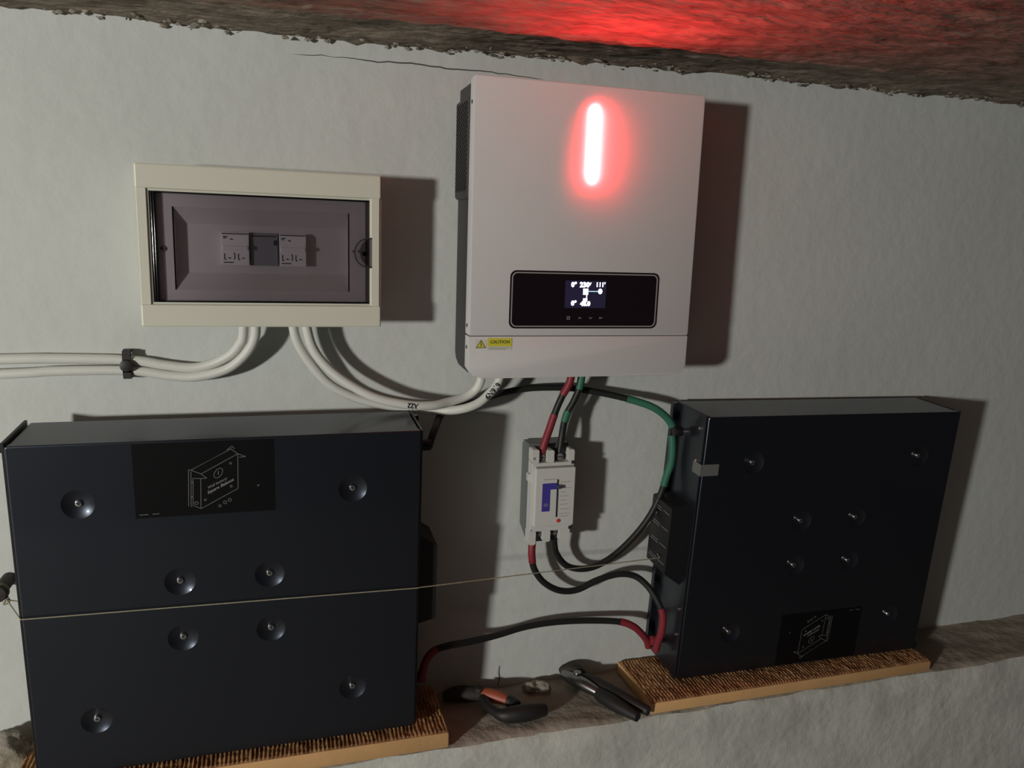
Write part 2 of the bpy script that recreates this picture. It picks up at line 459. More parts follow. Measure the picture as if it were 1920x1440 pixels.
# ------------------------------------------------------------------ distribution box
T = Thing('distribution_box', 'cream plastic distribution box with smoked transparent door', 'fuse box', (-0.014, 0, -0.135))
BOXF = lambda c: Vector((c.x * 1.012, c.y * 0.86, c.z * 1.012))
T.xf = BOXF
x0, x1, z0, z1 = -0.1745, 0.1465, -0.135, 0.080
dx0, dx1, dz0, dz1 = -0.1575, 0.1300, -0.1015, 0.0450
bm = BM(); ring(bm, [(x1 - .008, z1 - .008), (x0 + .008, z1 - .008), (x0 + .008, z0 + .008), (x1 - .008, z0 + .008)],
               [(x1 - .012, z1 - .012), (x0 + .012, z1 - .012), (x0 + .012, z0 + .012), (x1 - .012, z0 + .012)], -0.082, -0.002)
box(bm, x0 + .009, x1 - .009, -0.006, -0.002, z0 + .009, z1 - .009)
T.part('back_box', bm, 'box_plastic')
bm = BM(); ring(bm, [(x1, z1), (x0, z1), (x0, z0), (x1, z0)], [(dx1, dz1), (dx0, dz1), (dx0, dz0), (dx1, dz0)], -0.105, -0.080)
bmesh.ops.bevel(bm, geom=[e for e in bm.edges if all(abs(v.co.y + 0.105) < 1e-5 for v in e.verts) and len({round(v.co.x, 4) for v in e.verts}) + len({round(v.co.z, 4) for v in e.verts}) == 3], offset=0.003, segments=3, affect='EDGES')
T.part('frame', bm, 'box_plastic', smooth=0.6)
bm = BM(); box(bm, x0 + .002, x1 - .001, -0.1075, -0.102, dz1 + .003, z1 - .001, 0.0015)
T.part('frame_band', bm, 'box_plastic')
bm = BM(); box(bm, x0 + .002, x1 - .001, -0.1075, -0.102, z0 + .001, dz0 - .003, 0.0015)
T.part('frame_band', bm, 'box_plastic')
# inner cover with a tapered trough
bm = BM()
ix0, ix1 = -0.129, 0.101
box(bm, dx0 - .004, ix0, -0.0942, -0.090, dz0 - .004, dz1 + .004)
box(bm, ix1, dx1 + .004, -0.0942, -0.090, dz0 - .004, dz1 + .004)
prof = [(-0.0942, dz1 + .004), (-0.0942, 0.026), (-0.075, 0.004), (-0.075, -0.062), (-0.0942, -0.085), (-0.0942, dz0 - .004)]
prism_x(bm, prof + [(y + 0.003 if abs(y + .0942) < 1e-4 else y + 0.003, z) for y, z in prof[::-1]], ix0, ix1)
hexa = [(-0.0942, 0.026), (-0.075, 0.004), (-0.075, -0.062), (-0.0942, -0.085)]
prism_x(bm, hexa, ix0 - 0.0015, ix0); prism_x(bm, hexa, ix1, ix1 + 0.0015)
T.part('inner_cover', bm, 'panel_plastic')
for x in (-0.143,):
    bm = BM(); cyl(bm, (x, -0.0962, -0.030), (x, -0.0935, -0.030), 0.0040, n=14, bev=0.0008)
    s_ = T.part('screw', bm, 'seam_grey')
    bm = BM(); box(bm, x - .003, x + .003, -0.0966, -0.0961, -0.0306, -0.0294)
    T.part('screw_slot', bm, 'ink_black', parent=s_)
# door
bm = BM(); prism(bm, rrect(dx0 + .007, dx1 - .0035, dz0 + .0016, dz1 - .0016, 0.0012, 2), -0.1035, -0.1015)
door = T.part('door', bm, 'smoked_plastic', label='smoked transparent hinged door')
bm = BM(); ring(bm, [(dx1 - .0020, dz1 - .0008), (dx0 + .0065, dz1 - .0008), (dx0 + .0065, dz0 + .0008), (dx1 - .0020, dz0 + .0008)],
               [(dx1 - .0055, dz1 - .0026), (dx0 + .0085, dz1 - .0026), (dx0 + .0085, dz0 + .0026), (dx1 - .0055, dz0 + .0026)], -0.1045, -0.094)
T.part('door_rim', bm, 'smoked_rim', parent=door)
bm = BM(); cyl(bm, (dx0 + .0040, -0.1025, dz0 + .001), (dx0 + .0040, -0.1025, dz1 - .001), 0.0034, n=14)
T.part('hinge_barrel', bm, 'smoked_rim', parent=door, smooth=0.8)
bm = BM()
box(bm, dx0, dx0 + .0012, -0.103, -0.0945, dz0, dz1); box(bm, dx0, dx1, -0.103, -0.088, dz1 - .0009, dz1 - .0001); box(bm, dx0, dx1, -0.103, -0.088, dz0 + .0001, dz0 + .0009)
T.part('door_gap', bm, 'gap_dark')
arc = [(0.1335 - 0.0245 * math.sin(a) ** 0.75, -0.0285 + 0.0205 * math.cos(a)) for a in [math.pi * i / 16 for i in range(17)]]
bm = BM(); tube(bm, [Vector((x, -0.1048, z)) for x, z in arc], 0.0010, 6)
T.part('latch_edge', bm, 'gap_dark', parent=door)
bm = BM(); prism(bm, [(x, z) for x, z in arc], -0.1052, -0.1036)
T.part('latch', bm, 'smoked_plastic', parent=door)
bm = BM(); prism(bm, [(0.105, -0.0265), (0.1095, -0.0240), (0.1095, -0.0310)], -0.1046, -0.1036); cyl(bm, (0.1235, -0.1035, -0.030), (0.1235, -0.097, -0.030), 0.0035, n=12)
T.part('latch_catch', bm, 'gap_dark', parent=door)

# modules inside the box
def module(x, label, name, m, yf, lever, zc=-0.028):
    T = Thing(name, label, 'circuit breaker', (x + 0.0185, -0.0649, zc - 0.0225), group='modules inside the distribution box')
    T.xf = BOXF
    bm = BM(); box(bm, x + .0003, x + 0.0367, yf + 0.004, -0.0755, zc - 0.0225, zc + 0.0225, 0.0006)
    box(bm, x + .0003, x + 0.0367, yf, yf + 0.006, zc - 0.0225, zc + 0.0195, 0.0008)
    T.part('case', bm, m)
    if lever:
        bm = BM()
        strokes(bm, [[(x + .001, zc + 0.0205), (x + .036, zc + 0.0205)]], 0.0012, lambda u, v: Vector((u, yf + 0.0035, v)))
        strokes(bm, [[(x + .012, zc + .0135), (x + .016, zc + .0125)], [(x + .003, zc + .0165), (x + .009, zc + .0165)], [(x + .003, zc + .0145), (x + .007, zc + .0145)],
                     [(x + .0045, zc - .0065), (x + .0045, zc - .0145), (x + .0065, zc - .0145)], [(x + .009, zc - .0125), (x + .013, zc - .0125)], [(x + .017, zc - .005), (x + .018, zc - .010), (x + .017, zc - .0145)],
                     [(x + .0225, zc - .0065), (x + .0225, zc - .0145), (x + .0245, zc - .0145)], [(x + .027, zc - .0125), (x + .031, zc - .0125)], [(x + .003, zc - .0185), (x + .016, zc - .0185)]], 0.0013, lambda u, v: Vector((u, yf - 0.0002, v)))
        T.part('printed_marks', bm, kind='stuff', m='ink_black')
        bm = BM(); box(bm, x + 0.002, x + 0.0355, yf - 0.0070, yf, zc - 0.0015, zc + 0.0040, 0.001)
        T.part('lever', bm, m)
    else:
        bm = BM(); box(bm, x + 0.002, x + 0.035, yf - .0003, yf + 0.002, zc + 0.0175, zc + 0.0188)
        T.part('top_groove', bm, 'ink_black')
        bm = BM(); box(bm, x + 0.031, x + 0.0362, yf - .0012, yf + 0.002, zc + 0.006, zc + 0.0130, 0.0004)
        T.part('indicator', bm, 'module_lever')
module(-0.0705, 'white two-pole circuit breaker on the hinge side of the grey module', 'circuit_breaker', 'module_white', -0.092, True)
module(-0.0325, 'grey module between the two white circuit breakers', 'circuit_breaker', 'module_grey', -0.0845, False)
module(0.0060, 'white two-pole circuit breaker on the latch side of the grey module', 'circuit_breaker', 'module_white', -0.092, True)

# ------------------------------------------------------------------ batteries
BW, BH, BD = 0.530, 0.492, 0.110
DIMPLES = [(-0.187, 0.163), (-0.069, 0.040), (0.050, 0.040), (0.167, 0.163), (-0.069, -0.047), (0.050, -0.047), (0.167, -0.162), (-0.187, -0.162)]
def battery(label, base, pitch, roll, flip):
    rot = Matrix.Rotation(math.radians(pitch), 4, 'X') @ Matrix.Rotation(math.radians(roll), 4, 'Y')
    T = Thing('battery', label, 'battery', base, rot=rot)
    # parts are modelled about the centre of the front, then turned upside down if needed and lifted to stand on the base
    def P(name, bm, m, **k):
        if flip: bmesh.ops.rotate(bm, verts=bm.verts, cent=(0, 0, 0), matrix=Matrix.Rotation(math.pi, 3, 'Y'))
        bmesh.ops.translate(bm, verts=bm.verts, vec=(0, 0, BH / 2))
        return T.part(name, bm, m, local=True, **k)
    hw, hh = BW / 2, BH / 2
    bm = BM(); box(bm, -hw + .002, hw - .002, 0.010, BD, -hh + .001, hh - .001, 0.002)
    P('case', bm, 'battery_black')
    # front lid with pressed round dimples
    bm = BM(); prism(bm, rrect(-hw, hw, -hh, hh, 0.004, 3), 0.0, 0.011, bev=0.0022, seg=3)
    lid = finish('lid_tmp', bm, 'battery_black')
    bm = BM()
    for u, v in DIMPLES:
        R = 0.040; dep = 0.0055
        bmesh.ops.create_uvsphere(bm, u_segments=40, v_segments=64, radius=R, matrix=Matrix.Translation((u, -R + dep, v)) @ Matrix.Rotation(math.pi / 2, 4, 'X'))
    ct = finish('cut_tmp', bm, 'battery_black')
    md = lid.modifiers.new('b', 'BOOLEAN'); md.object = ct; md.solver = 'EXACT'; md.operation = 'DIFFERENCE'
    dg = bpy.context.evaluated_depsgraph_get(); me = bpy.data.meshes.new_from_object(lid.evaluated_get(dg))
    bpy.data.objects.remove(lid, do_unlink=True); bpy.data.objects.remove(ct, do_unlink=True)
    bm = BM(); bm.from_mesh(me); bpy.data.meshes.remove(me)
    lid = P('lid', bm, 'battery_black', smooth=0.22)
    for u, v in DIMPLES:
        bm = BM(); cyl(bm, (u, 0.0060, v), (u, 0.0022, v), 0.0052, 0.0042, n=18, bev=0.0008)
        sc = P('screw', bm, 'screw_chrome', smooth=0.5)
        bm = BM(); cyl(bm, (u, 0.0030, v), (u, 0.00215, v), 0.0022, n=6)
        P('screw_socket', bm, 'ink_black', parent=sc)
    # side plates standing slightly proud of the case
    bm = BM(); box(bm, -hw - 0.004, -hw, 0.004, BD - 0.004, -hh, hh + 0.004, 0.001); box(bm, -hw - 0.010, -hw, 0.0045, 0.0085, hh - 0.010, hh + 0.003, 0.001)
    P('side_plate', bm, 'battery_dark')
    bm = BM(); box(bm, hw, hw + 0.003, 0.004, BD - 0.004, -hh, hh, 0.001)
    P('side_plate', bm, 'battery_black')
    bm = BM(); box(bm, hw, hw + 0.013, BD - 0.012, BD - 0.001, -hh + .002, hh - .006, 0.001)
    P('mounting_flange', bm, 'battery_black')
    # block of sockets on the terminal side
    bm = BM(); a, b = 0.026, BD - 0.012
    v0 = [(hw + .003, -0.082), (hw + .034, -0.074), (hw + .034, 0.050), (hw + .003, 0.072)]
    prism(bm, v0, a, b)
    sb = P('socket_block', bm, 'battery_dark')
    bm = BM()
    pl = lambda u, v: Vector((hw + 0.0344, u, v))
    for k, v in enumerate((-0.060, -0.030, 0.002, 0.034)):
        strokes(bm, [[(a + .006, v), (a + .030, v)], [(a + .036, v + .003), (b - .006, v + .003)], [(a + .036, v - .0015), (b - .010, v - .0015)]], 0.0011, pl)
    strokes(bm, [[(b - .014, -0.047), (b - .022, -0.047)], [(b - .018, -0.043), (b - .018, -0.051)]], 0.0016, pl)
    P('socket_captions', bm, kind='stuff', m='print_light', parent=sb)
    for v in (0.203, -0.203):
        bm = BM(); y = 0.063
        cyl(bm, (hw + .002, y, v), (hw + .014, y, v), 0.0055, n=12); 
        st = P('terminal_stud', bm, 'screw_chrome', smooth=0.6)
        bm = BM(); cyl(bm, (hw + .012, y, v), (hw + .027, y, v), 0.0088, n=18, bev=0.002)
        P('terminal_knob', bm, 'battery_dark' if (v > 0) != flip else 'sleeve_red', parent=st, smooth=0.6)
    for v in (0.165, 0.115, -0.165, -0.222):
        bm = BM(); cyl(bm, (hw + .0028, 0.018, v), (hw + .0052, 0.018, v), 0.0032, 0.0024, n=12)
        P('side_screw', bm, 'screw_chrome', smooth=0.6)
    # sticker with the line drawing of the battery
    bm = BM(); prism(bm, [(-0.119, 0.138), (0.060, 0.138), (0.060, 0.2425), (-0.119, 0.2425)], -0.0004, 0.0002)
    stk = P('sticker', bm, 'battery_sticker', label='matt black sticker with a white line drawing')
    pf = lambda u, v: Vector((u, -0.0006, v))
    L = [[(-0.0514, 0.2037), (-0.0479, 0.2032), (-0.0352, 0.1970), (0.0126, 0.2236), (0.0115, 0.1733), (-0.0370, 0.1469), (-0.0457, 0.1515)],
         [(-0.0352, 0.1970), (-0.0315, 0.1933), (-0.0280, 0.1907), (-0.0358, 0.1904), (-0.0374, 0.1470)],
         [(-0.0479, 0.2032), (0.0038, 0.2307), (0.0126, 0.2236)], [(-0.0012, 0.2293), (0.0054, 0.2349), (0.0085, 0.2305)],
         [(-0.0507, 0.2029), (-0.0528, 0.1512)], [(-0.0477, 0.2012), (-0.0496, 0.1502)], [(-0.0466, 0.1914), (-0.0358, 0.1904)],
         [(-0.0456, 0.1901), (-0.0471, 0.1508)], [(-0.0430, 0.2056), (0.0046, 0.2314)], [(0.0126, 0.2236), (0.0229, 0.2188), (0.0142, 0.2184)],
         [(-0.0133 + 0.0056 * math.cos(t) + 0.001 * math.sin(t), 0.1970 + 0.0066 * math.sin(t) + 0.002 * math.cos(t)) for t in [k * math.pi / 10 for k in range(21)]]]
    for cx, cy, r in ((0.0029, 0.2103, .0014), (0.0026, 0.1771, .0014), (-0.0313, 0.1593, .0014), (-0.0130, 0.1493, .0018), (-0.0060, 0.1540, .0022), (0.0002, 0.1572, .0022), (-0.0472, 0.1855, .001), (-0.0473, 0.1647, .001), (-0.0427, 0.1553, .0022)):
        L.append([(cx + r * math.cos(t), cy + r * math.sin(t)) for t in [k * math.pi / 4 for k in range(9)]])
    bm = BM(); strokes(bm, L, 0.0008, pf)
    P('line_drawing', bm, kind='stuff', m='line_print', parent=stk)
    bm = BM(); U = Vector((0.88, 0, 0.46)); V = Vector((0.02, 0, 1.0))
    text(bm, 'Wall battery', pf(-0.0275, 0.1745), 0.0056, U, V, center=False); text(bm, 'Square Balance', pf(-0.0280, 0.1672), 0.0064, U, V, center=False, bold=0.0001)
    text(bm, '1', pf(-0.0133, 0.1970), 0.0075, Vector((0.9, 0, 0.3)), V)
    P('lettering', bm, kind='stuff', m='print_light', parent=stk)
    bm = BM(); strokes(bm, [[(-0.1145, 0.1430), (-0.1035, 0.1430)], [(-0.0985, 0.1432), (-0.0900, 0.1432)], [(0.0365, 0.1772), (0.0378, 0.1752), (0.0395, 0.1775)]], 0.0009, pf)
    P('small_print', bm, kind='stuff', m='line_print', parent=stk)
    return T, P

B1, P1 = battery('black battery crossed by twine, right way up, left of the white breaker', (-0.0665, -0.1325, -0.7705), 3.2, 0.0, False)
B2, P2 = battery('black battery hung upside down with green and red cables on its side', (0.9435, -0.1075, -0.7770), 3.0, 0.8, True)
# strip of tape folded round the edge of the second battery
hw = BW / 2
bm = BM(); box(bm, hw - 0.030, hw + 0.0045, -0.0006, 0.0, -0.163, -0.1425); box(bm, hw + 0.0040, hw + 0.0046, -0.0006, 0.026, -0.163, -0.1425)
P2('tape_strip', bm, 'tape_silver', label='strip of shiny silver tape')

# ------------------------------------------------------------------ foam blocks under the batteries
def foam(label, x0, x1, yf, yb, z0, z1, seed):
    T = Thing('foam_block', label, 'foam block', ((x0 + x1) / 2, (yf + yb) / 2, z0))
    bm = BM(); box(bm, x0, x1, yf, yb, z0, z1 - 0.003, 0.003, 2)
    T.part('slab', bm, 'foam_tan', smooth=0.6)
    bm = BM()
    def f(x, y):
        e = min(x - x0, x1 - x, y - yf, yb - y)
        h = abs(((x + 0.002 * fr((x * 9, y * 30, seed), 3)) / 0.0062) % 1 - 0.5) * 2
        h = 0.0005 + 0.0033 * h * (0.65 + 0.6 * fr((x * 120, y * 110, seed), 2))
        return (x, y, z1 - 0.0034 + (max(0.0002, h) if e > 0.0012 else 0.0))
    grid(bm, frange(x0 + .001, x1 - .001, 0.00155), frange(yf + .001, yb - .001, 0.0036), f)
    T.part('ribbed_skin', bm, 'foam_ribs', label='brown ribbed upper skin')
    return T
foam('tan foam block carrying the battery crossed by twine', -0.37, 0.251, -0.151, -0.012, -0.807, -0.7765, 2)
foam('tan foam block carrying the battery with green and red cables', 0.609, 1.213, -0.148, -0.006, -0.807, -0.7825, 5)

# ------------------------------------------------------------------ DC breaker
T = Thing('breaker', 'white and grey two-pole breaker with blue label between the batteries', 'breaker', (0.438, 0, -0.505))
bm = BM(); prism_x(bm, [(-0.047, -0.340), (-0.003, -0.340), (-0.003, -0.492), (-0.047, -0.512)], 0.4035, 0.473)
bmesh.ops.bevel(bm, geom=[e for e in bm.edges if abs(e.verts[0].co.x - e.verts[1].co.x) > 0.05 and e.verts[0].co.z > -0.35], offset=0.006, segments=3, affect='EDGES')
T.part('base', bm, 'breaker_grey', smooth=0.6)
bm = BM()
prism(bm, [(0.4015, -0.366), (0.4755, -0.366), (0.4755, -0.486), (0.4015, -0.486)], -0.068, -0.046, bev=0.001)
cb = T.part('case', bm, 'breaker_white')
for (a, b, c, d) in ((0.4015, 0.413, -0.367, -0.343), (0.4275, 0.4395, -0.367, -0.345), (0.4655, 0.4755, -0.367, -0.345),
                     (0.4005, 0.4125, -0.510, -0.485), (0.4255, 0.4385, -0.506, -0.485), (0.4555, 0.4735, -0.508, -0.485)):
    bm = BM(); prism(bm, rrect(a, b, c, d, 0.0035, 3), -0.067, -0.046)
    T.part('terminal_barrier', bm, 'breaker_white')
for (x, z) in ((0.4205, -0.359), (0.4525, -0.359), (0.419, -0.492), (0.447, -0.492)):
    bm = BM(); cyl(bm, (x, -0.060, z), (x, -0.046, z), 0.0062, n=14, bev=0.001)
    s_ = T.part('terminal_screw', bm, 'seam_grey', smooth=0.6)
    bm = BM(); box(bm, x - .0045, x + .0045, -0.0606, -0.0599, z - .0008, z + .0008)
    T.part('screw_slot', bm, 'ink_black', parent=s_)
bm = BM(); prism(bm, rrect(0.4065, 0.4765, -0.476, -0.374, 0.002, 2), -0.0735, -0.066, bev=0.0012)
T.part('raised_face', bm, 'breaker_white', parent=cb)
bm = BM(); box(bm, 0.408, 0.4750, -0.0688, -0.0672, -0.3735, -0.3720)
T.part('face_seam', bm, 'seam_grey', parent=cb)
bm = BM(); box(bm, 0.3975, 0.403, -0.062, -0.048, -0.400, -0.386, 0.001)
T.part('side_latch', bm, 'breaker_white')
yb = -0.0738
pb = lambda u, v: Vector((u, yb, v))
bm = BM(); prism(bm, [(0.4185, -0.449), (0.4325, -0.449), (0.4325, -0.411), (0.4440, -0.411), (0.4440, -0.400), (0.4185, -0.400)], yb - .0002, yb + .0003)
T.part('blue_label', bm, 'breaker_blue', label='dark blue printed label')
bm = BM(); strokes(bm, [[(0.4215, -0.4355), (0.4295, -0.4355)], [(0.4215, -0.4375), (0.4295, -0.4375)], [(0.4215, -0.4395), (0.4295, -0.4395)]], 0.0008, lambda u, v: Vector((u, yb - .0004, v)))
T.part('label_print', bm, kind='stuff', m='print_grey')
bm = BM(); box(bm, 0.4440, 0.4470, yb - .0001, yb + .0015, -0.460, -0.394)
T.part('lever_slot', bm, 'ink_black')
bm = BM(); box(bm, 0.4430, 0.4505, yb - .008, yb + .001, -0.4085, -0.4030, 0.0012)
T.part('lever', bm, 'module_lever')
bm = BM()
strokes(bm, [[(0.4505, z), (0.4505 + l, z)] for z, l in ((-0.399, .017), (-0.4095, .019), (-0.4165, .009), (-0.4235, .016), (-0.431, .012), (-0.438, .016), (-0.4465, .017), (-0.4545, .018), (-0.459, .016))], 0.0008, pb)
strokes(bm, [[(0.4205, -0.3935), (0.4430, -0.3935)]], 0.0010, pb)
for x, z in ((0.4040, -0.358), (0.4035, -0.4835)):
    strokes(bm, [[(x - .0018, z - .0022), (x + .0018, z + .0022)], [(x - .0018, z + .0022), (x + .0018, z - .0022)]], 0.0009, lambda u, v: Vector((u, -0.0682, v)))
T.part('printed_lines', bm, kind='stuff', m='print_grey')
bm = BM(); cyl(bm, (0.4485, yb + .0005, -0.4665), (0.4485, yb - .0018, -0.4665), 0.0032, n=14, bev=0.0006)
T.part('test_button', bm, 'button_red', label='small red button')
for a, b in ((-0.4855, -0.4795), (-0.3700, -0.3645)):
    bm = BM(); box(bm, 0.470, 0.4765, -0.0688, -0.052, a, b, 0.001)
    T.part('side_notch', bm, 'ink_black')

# ------------------------------------------------------------------ cables
PATHS = {
'white_a': [(-0.045, -0.045, -0.126), (-0.047, -0.040, -0.156), (-0.052, -0.036, -0.168), (-0.065, -0.030, -0.184), (-0.091, -0.022, -0.199), (-0.121, -0.017, -0.206), (-0.160, -0.013, -0.202), (-0.192, -0.011, -0.196), (-0.233, -0.010, -0.193), (-0.305, -0.010, -0.191), (-0.371, -0.011, -0.191), (-0.70, -0.011, -0.196)],
'white_b': [(-0.029, -0.045, -0.126), (-0.031, -0.040, -0.158), (-0.045, -0.034, -0.184), (-0.072, -0.026, -0.207), (-0.114, -0.019, -0.219), (-0.151, -0.014, -0.218), (-0.193, -0.011, -0.211), (-0.234, -0.010, -0.209), (-0.306, -0.010, -0.209), (-0.373, -0.011, -0.212), (-0.70, -0.011, -0.220)],
'white_c': [(0.022, -0.045, -0.126), (0.029, -0.042, -0.162), (0.048, -0.038, -0.197), (0.080, -0.034, -0.234), (0.129, -0.032, -0.259), (0.192, -0.034, -0.2725), (0.240, -0.040, -0.2770), (0.265, -0.051, -0.2755), (0.289, -0.060, -0.270), (0.309, -0.063, -0.261), (0.324, -0.063, -0.248), (0.338, -0.063, -0.231), (0.347, -0.062, -0.205)],
'white_d': [(0.040, -0.045, -0.126), (0.051, -0.044, -0.171), (0.073, -0.046, -0.203), (0.105, -0.052, -0.229), (0.145, -0.060, -0.250), (0.194, -0.064, -0.2615), (0.233, -0.062, -0.2640), (0.262, -0.052, -0.261), (0.286, -0.047, -0.256), (0.303, -0.048, -0.246), (0.312, -0.052, -0.231), (0.316, -0.054, -0.205)],
'neg_link': [(0.2225, -0.0945, -0.321), (0.2345, -0.076, -0.300), (0.258, -0.026, -0.284), (0.289, -0.016, -0.277), (0.315, -0.014, -0.270), (0.343, -0.014, -0.261), (0.370, -0.014, -0.255), (0.410, -0.016, -0.249), (0.463, -0.022, -0.248), (0.497, -0.028, -0.251), (0.544, -0.036, -0.259), (0.589, -0.048, -0.269), (0.621, -0.058, -0.280), (0.645, -0.062, -0.297), (0.660, -0.064, -0.317)],
'neg_feed': [(0.664, -0.049, -0.324), (0.667, -0.051, -0.355), (0.667, -0.050, -0.384), (0.662, -0.046, -0.410), (0.654, -0.042, -0.447), (0.635, -0.038, -0.491), (0.603, -0.034, -0.533), (0.564, -0.032, -0.565), (0.523, -0.034, -0.577), (0.484, -0.038, -0.567), (0.461, -0.042, -0.540), (0.452, -0.050, -0.513), (0.448, -0.053, -0.496)],
'pos_feed': [(0.416, -0.038, -0.500), (0.416, -0.040, -0.516), (0.415, -0.043, -0.537), (0.421, -0.042, -0.565), (0.441, -0.040, -0.593), (0.472, -0.038, -0.612), (0.506, -0.036, -0.615), (0.544, -0.035, -0.601), (0.583, -0.036, -0.593), (0.614, -0.040, -0.597), (0.634, -0.050, -0.611), (0.647, -0.062, -0.630), (0.656, -0.072, -0.650), (0.660, -0.075, -0.668), (0.660, -0.073, -0.697), (0.658, -0.067, -0.719), (0.657, -0.063, -0.738)],
'pos_link': [(0.216, -0.082, -0.722), (0.225, -0.082, -0.690), (0.240, -0.078, -0.676), (0.264, -0.070, -0.675), (0.305, -0.055, -0.681), (0.356, -0.042, -0.682), (0.411, -0.035, -0.676), (0.467, -0.034, -0.674), (0.528, -0.036, -0.677), (0.588, -0.042, -0.683), (0.615, -0.046, -0.693), (0.634, -0.046, -0.710), (0.648, -0.043, -0.728), (0.653, -0.041, -0.742)],
'inv_red': [(0.469, -0.060, -0.198), (0.464, -0.058, -0.232), (0.455, -0.055, -0.252), (0.447, -0.053, -0.272), (0.441, -0.052, -0.290), (0.434, -0.053, -0.311), (0.4265, -0.055, -0.332), (0.4205, -0.056, -0.352)],
'inv_green': [(0.490, -0.050, -0.198), (0.486, -0.050, -0.239), (0.477, -0.049, -0.265), (0.466, -0.048, -0.287), (0.460, -0.050, -0.306), (0.456, -0.054, -0.325), (0.4525, -0.056, -0.352)],
}
def cable(key, label, r, sections, rb=None, group=None):
    path = spline(PATHS[key], 8)
    low_ = min(path, key=lambda p: p.z)
    T = Thing('cable', label, 'cable', low_ - Vector((0, 0, r)), group=group)
    for name, m, f0, f1, rr in sections:
        bm = BM(); seg = cut(path, f0, f1)
        tube(bm, seg, rr, 14)
        T.part(name, bm, m, smooth=0.9)
    return T, path
RW = 0.0072; RB = 0.0058
w1 = 'white'
cable('white_a', 'white cable under a black clip, upper one of the pair leaving the box', RW, [('sheath', 'cable_white', 0, 1, RW)])
cable('white_b', 'white cable under a black clip, lower one of the pair leaving the box', RW, [('sheath', 'cable_white', 0, 1, RW)])
Tc, pc = cable('white_c', 'white cable from box to inverter, outer lower one with angled print near inverter', RW, [('sheath', 'cable_white', 0, 1, RW)])
Td, pd = cable('white_d', 'white cable from box to inverter, inner upper one of that pair', RW, [('sheath', 'cable_white', 0, 1, RW)])
G = RB * 1.14
cable('neg_link', 'black cable with green sleeve linking the two batteries under the inverter', RB, [('sheath', 'cable_black', 0, 0.86, RB), ('heat_shrink', 'sleeve_green', 0.80, 0.99, G)])
cable('neg_feed', 'black cable with green sleeve looping from battery knob down to breaker', RB, [('sheath', 'cable_black', 0.2, 1, RB), ('heat_shrink', 'sleeve_green', 0.02, 0.235, G)])
cable('pos_feed', 'black cable with red sleeves looping from breaker down to battery terminal', RB, [('sheath', 'cable_black', 0.10, 0.83, RB), ('heat_shrink', 'sleeve_red', 0.0, 0.115, G), ('heat_shrink', 'sleeve_red', 0.80, 1.0, G)])
cable('pos_link', 'black cable with red sleeve linking the two batteries below the breaker', RB, [('sheath', 'cable_black', 0.1, 0.84, RB), ('heat_shrink', 'sleeve_red', 0.0, 0.115, G), ('heat_shrink', 'sleeve_red', 0.82, 1.0, G)])
cable('inv_red', 'short cable with red sleeves from inverter down to breaker', RB, [('sheath', 'cable_black', 0.2, 0.7, RB), ('heat_shrink', 'sleeve_red', 0.0, 0.36, G), ('heat_shrink', 'sleeve_red', 0.58, 1.0, G)])
cable('inv_green', 'short cable with green sleeves from inverter down to breaker', RB, [('sheath', 'cable_black', 0.1, 1.0, RB), ('heat_shrink', 'sleeve_green', 0.0, 0.30, G), ('heat_shrink', 'sleeve_green', 0.56, 0.68, G)])
# printing on the white cables
def cable_text(T, path, s, f, size, flip):
    """Lettering that follows the bend of the cable and wraps on to its round sheath."""
    L = sum((q - p).length for p, q in zip(path, path[1:]))
    def at(t): return cut(path, 0, min(0.999, max(0.001, t)))[-1]
    bm = BM(); text(bm, s, (0, 0, 0), size, (1, 0, 0), (0, 1, 0), bold=0.0003)
    sg = -1 if flip else 1
    for v in bm.verts:
        t = f + sg * v.co.x / L; c = at(t)
        U = (at(t + 0.01) - at(t - 0.01)).normalized() * sg
        N = Vector((0, -1, 0.10)); N = (N - U * N.dot(U)).normalized(); V = N.cross(U)
        a = v.co.y / RW; v.co = c + (N * math.cos(a) + V * math.sin(a)) * (RW + 0.0008)
    T.part('print', bm, 'ink_black', kind='stuff')
cable_text(Tc, pc, '6N919', 0.905, 0.0115, False)
cable_text(Td, pd, 'A22', 0.60, 0.0100, True)
# cable clip with its nail
T = Thing('cable_clip', 'black plastic clip with round nail head holding two white cables', 'clip', (-0.209, 0, -0.218))
bm = BM(); path = [Vector((-0.209, y, z)) for y, z in ((-0.002, -0.180), (-0.012, -0.181), (-0.018, -0.187), (-0.0195, -0.200), (-0.0195, -0.210), (-0.018, -0.2165), (-0.010, -0.2195), (-0.002, -0.2195))]
for a, b in zip(path, path[1:]): box(bm, -0.2145, -0.2035, min(a.y, b.y) - .0012, max(a.y, b.y) + .0012, min(a.z, b.z) - .0012, max(a.z, b.z) + .0012)
T.part('strap', bm, 'clip_black')
bm = BM(); cyl(bm, (-0.209, -0.0195, -0.201), (-0.209, -0.026, -0.201), 0.0092, 0.0085, n=18, bev=0.001)
T.part('nail_head', bm, 'clip_black', smooth=0.6)

# ------------------------------------------------------------------ twine and its peg
T = Thing('twine', 'thin beige twine stretched across the battery front from a dark peg', 'string', (-0.375, -0.005, -0.53))
